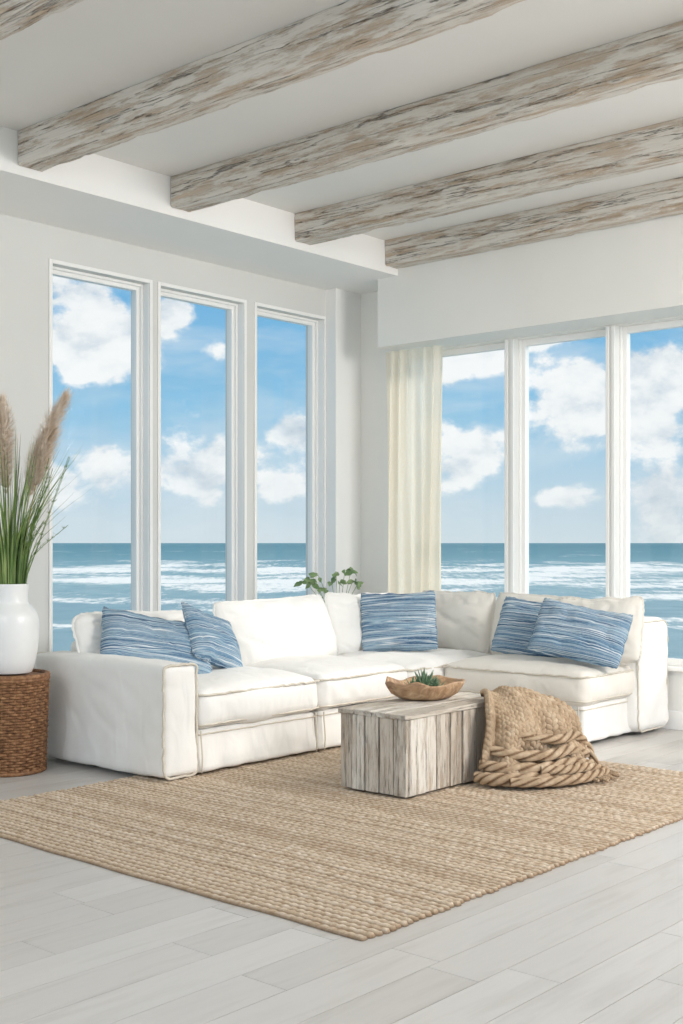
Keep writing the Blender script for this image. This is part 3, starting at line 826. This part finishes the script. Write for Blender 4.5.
# ---------------------------------------------------------------- world
w=bpy.data.worlds.new('sky_world'); S.world=w; w.use_nodes=True; nt=w.node_tree; nt.nodes.clear()
out=N(nt,'ShaderNodeOutputWorld'); bg=N(nt,'ShaderNodeBackground'); nt.links.new(bg.outputs[0],out.inputs[0])
tc=N(nt,'ShaderNodeTexCoord'); sx=N(nt,'ShaderNodeSeparateXYZ'); nt.links.new(tc.outputs['Generated'],sx.inputs[0])
sky=ramp(nt,[(0,(204,222,232)),(.05,(184,213,231)),(.11,(146,198,230)),(.20,(116,182,227)),(.5,(150,184,212)),(1,(170,192,208))]); nt.links.new(sx.outputs[2],sky.inputs[0])
def cloudnoise(loc,scale,sc=(1,1,1.5),detail=6,rough=.56,dist=.1):
    mp=N(nt,'ShaderNodeMapping'); mp.inputs['Scale'].default_value=sc; mp.inputs['Location'].default_value=loc
    nt.links.new(tc.outputs['Generated'],mp.inputs['Vector'])
    return noi(nt,mp,scale,detail,rough,dist).outputs[0]
banks=[(53.0,8.7,3.0,2.5,1.1),(54.6,11.6,2.4,1.4,.8),(52.0,3.4,2.4,1.4,.9),(48.0,3.8,2.8,1.9,1.1),(49.4,10.8,1.9,1.4,.9),(47.0,8.9,1.4,1.0,.9),
 (43.1,5.6,1.8,1.2,1),(44.5,2.6,2.6,1.0,.8),(35.6,8.6,2.9,2.0,1.1),(35.2,3.9,2.9,2.2,1.1),(30.7,6.0,3.1,3.2,1.1),(32.0,9.8,1.8,1.1,.8),
 (26.6,7.0,2.8,4.0,1.15),(26.4,2.8,2.8,1.7,.9),(55.0,2.6,2.6,1.4,.8),(30.8,2.2,3,1.2,.8),(22,6,4,3,1),(60,7,4,3,1),(18,9,5,4,1),(66,9,5,4,1)]
D=tc.outputs['Generated']; acc=None
for az,el,hw,hh,wt in banks:
    a=math.radians(az); e_=math.radians(el)
    c=Vector((-math.sin(a)*math.cos(e_),math.cos(a)*math.cos(e_),math.sin(e_)))
    k=hw/hh
    sub=N(nt,'ShaderNodeVectorMath'); sub.operation='SUBTRACT'; nt.links.new(D,sub.inputs[0]); sub.inputs[1].default_value=c
    mu=N(nt,'ShaderNodeVectorMath'); mu.operation='MULTIPLY'; nt.links.new(sub.outputs[0],mu.inputs[0]); mu.inputs[1].default_value=(1,1,k)
    ln=N(nt,'ShaderNodeVectorMath'); ln.operation='LENGTH'; nt.links.new(mu.outputs[0],ln.inputs[0])
    mr=N(nt,'ShaderNodeMapRange'); mr.interpolation_type='SMOOTHSTEP'; nt.links.new(ln.outputs['Value'],mr.inputs[0])
    mr.inputs[1].default_value=math.radians(hw)*1.5; mr.inputs[2].default_value=0; mr.inputs[3].default_value=0; mr.inputs[4].default_value=wt
    acc=mr.outputs[0] if acc is None else math_(nt,'MAXIMUM',acc,mr.outputs[0])
c1=cloudnoise((0.3,1.2,.1),13.0); c2=cloudnoise((0.3,1.2,.078),13.0)
base=math_(nt,'ADD',math_(nt,'SUBTRACT',c1,.15),math_(nt,'MULTIPLY',acc,.30))
dens=ramp(nt,[(.46,(0,0,0)),(.49,(120,120,120)),(.55,(255,255,255))]); nt.links.new(base,dens.inputs[0])
wisp=cloudnoise((4,2,1),7,(1,1,3.5),4,.6,.4); wr_=ramp(nt,[(.44,(0,0,0)),(.72,(200,200,200))]); nt.links.new(wisp,wr_.inputs[0])
sh=math_(nt,'ADD',math_(nt,'MULTIPLY',math_(nt,'SUBTRACT',c1,c2),3.6),.66,clamp=True)
cc=ramp(nt,[(0,(198,210,221)),(.35,(221,229,236)),(.7,(247,249,250)),(1,(255,255,255))]); nt.links.new(sh,cc.inputs[0])
skyc=mix(nt,math_(nt,'MULTIPLY',wr_.outputs[0],.8),sky.outputs[0],lin((230,237,242)))
skyc=mix(nt,math_(nt,'MULTIPLY',dens.outputs[0],.95),skyc,cc.outputs[0])
hz=ramp(nt,[(0,(255,255,255)),(.05,(110,110,110)),(.12,(0,0,0))]); nt.links.new(sx.outputs[2],hz.inputs[0])
skyc=mix(nt,math_(nt,'MULTIPLY',hz.outputs[0],.6),skyc,lin((214,225,231)))
hi=ramp(nt,[(.30,(0,0,0)),(.6,(230,230,230))]); nt.links.new(sx.outputs[2],hi.inputs[0])
skyc=mix(nt,hi.outputs[0],skyc,lin((228,228,226)))
nt.links.new(skyc,bg.inputs[0]); bg.inputs[1].default_value=1.02

# ---------------------------------------------------------------- lights
def area(name,loc,target,sx_,sy_,power,colr=(1,1,1)):
    l=bpy.data.lights.new(name,'AREA'); l.shape='RECTANGLE'; l.size=sx_; l.size_y=sy_; l.energy=power; l.color=colr
    o=bpy.data.objects.new(name,l); col.objects.link(o); o.location=loc
    d=Vector(target)-Vector(loc); o.rotation_euler=d.to_track_quat('-Z','Y').to_euler(); return o
area('added_key_side',(8.6,-2.6,3.3),(2.5,-3.2,.5),2.2,1.2,250,(1,.96,.92))  # added key light from the right, no such lamp in the room
area('added_fill_rear',(4.5,-10.4,2.9),(2.5,-2.0,1.9),5,2.2,95,(1,.97,.94))  # added fill behind the camera to brighten the interior
sun=bpy.data.lights.new('sun','SUN'); sun.energy=2.2; sun.angle=math.radians(14); sun.color=(1,.95,.88)
so_=bpy.data.objects.new('sun',sun); col.objects.link(so_); so_.location=(0,0,8)
so_.rotation_euler=Vector((-.45,-.95,-.62)).normalized().to_track_quat('-Z','Y').to_euler()

# ---------------------------------------------------------------- camera
cam=bpy.data.cameras.new('camera'); co_=bpy.data.objects.new('camera',cam); col.objects.link(co_)
co_.location=(CX,CY,1.4); co_.rotation_euler=(math.pi/2,0,TH_)
cam.sensor_fit='HORIZONTAL'; cam.sensor_width=36; cam.lens=36*1204/683; cam.shift_y=31/683; cam.clip_end=60000; cam.clip_start=.05
S.camera=co_
S.view_settings.view_transform='Standard'
S.view_settings.look='None'
S.view_settings.exposure=0
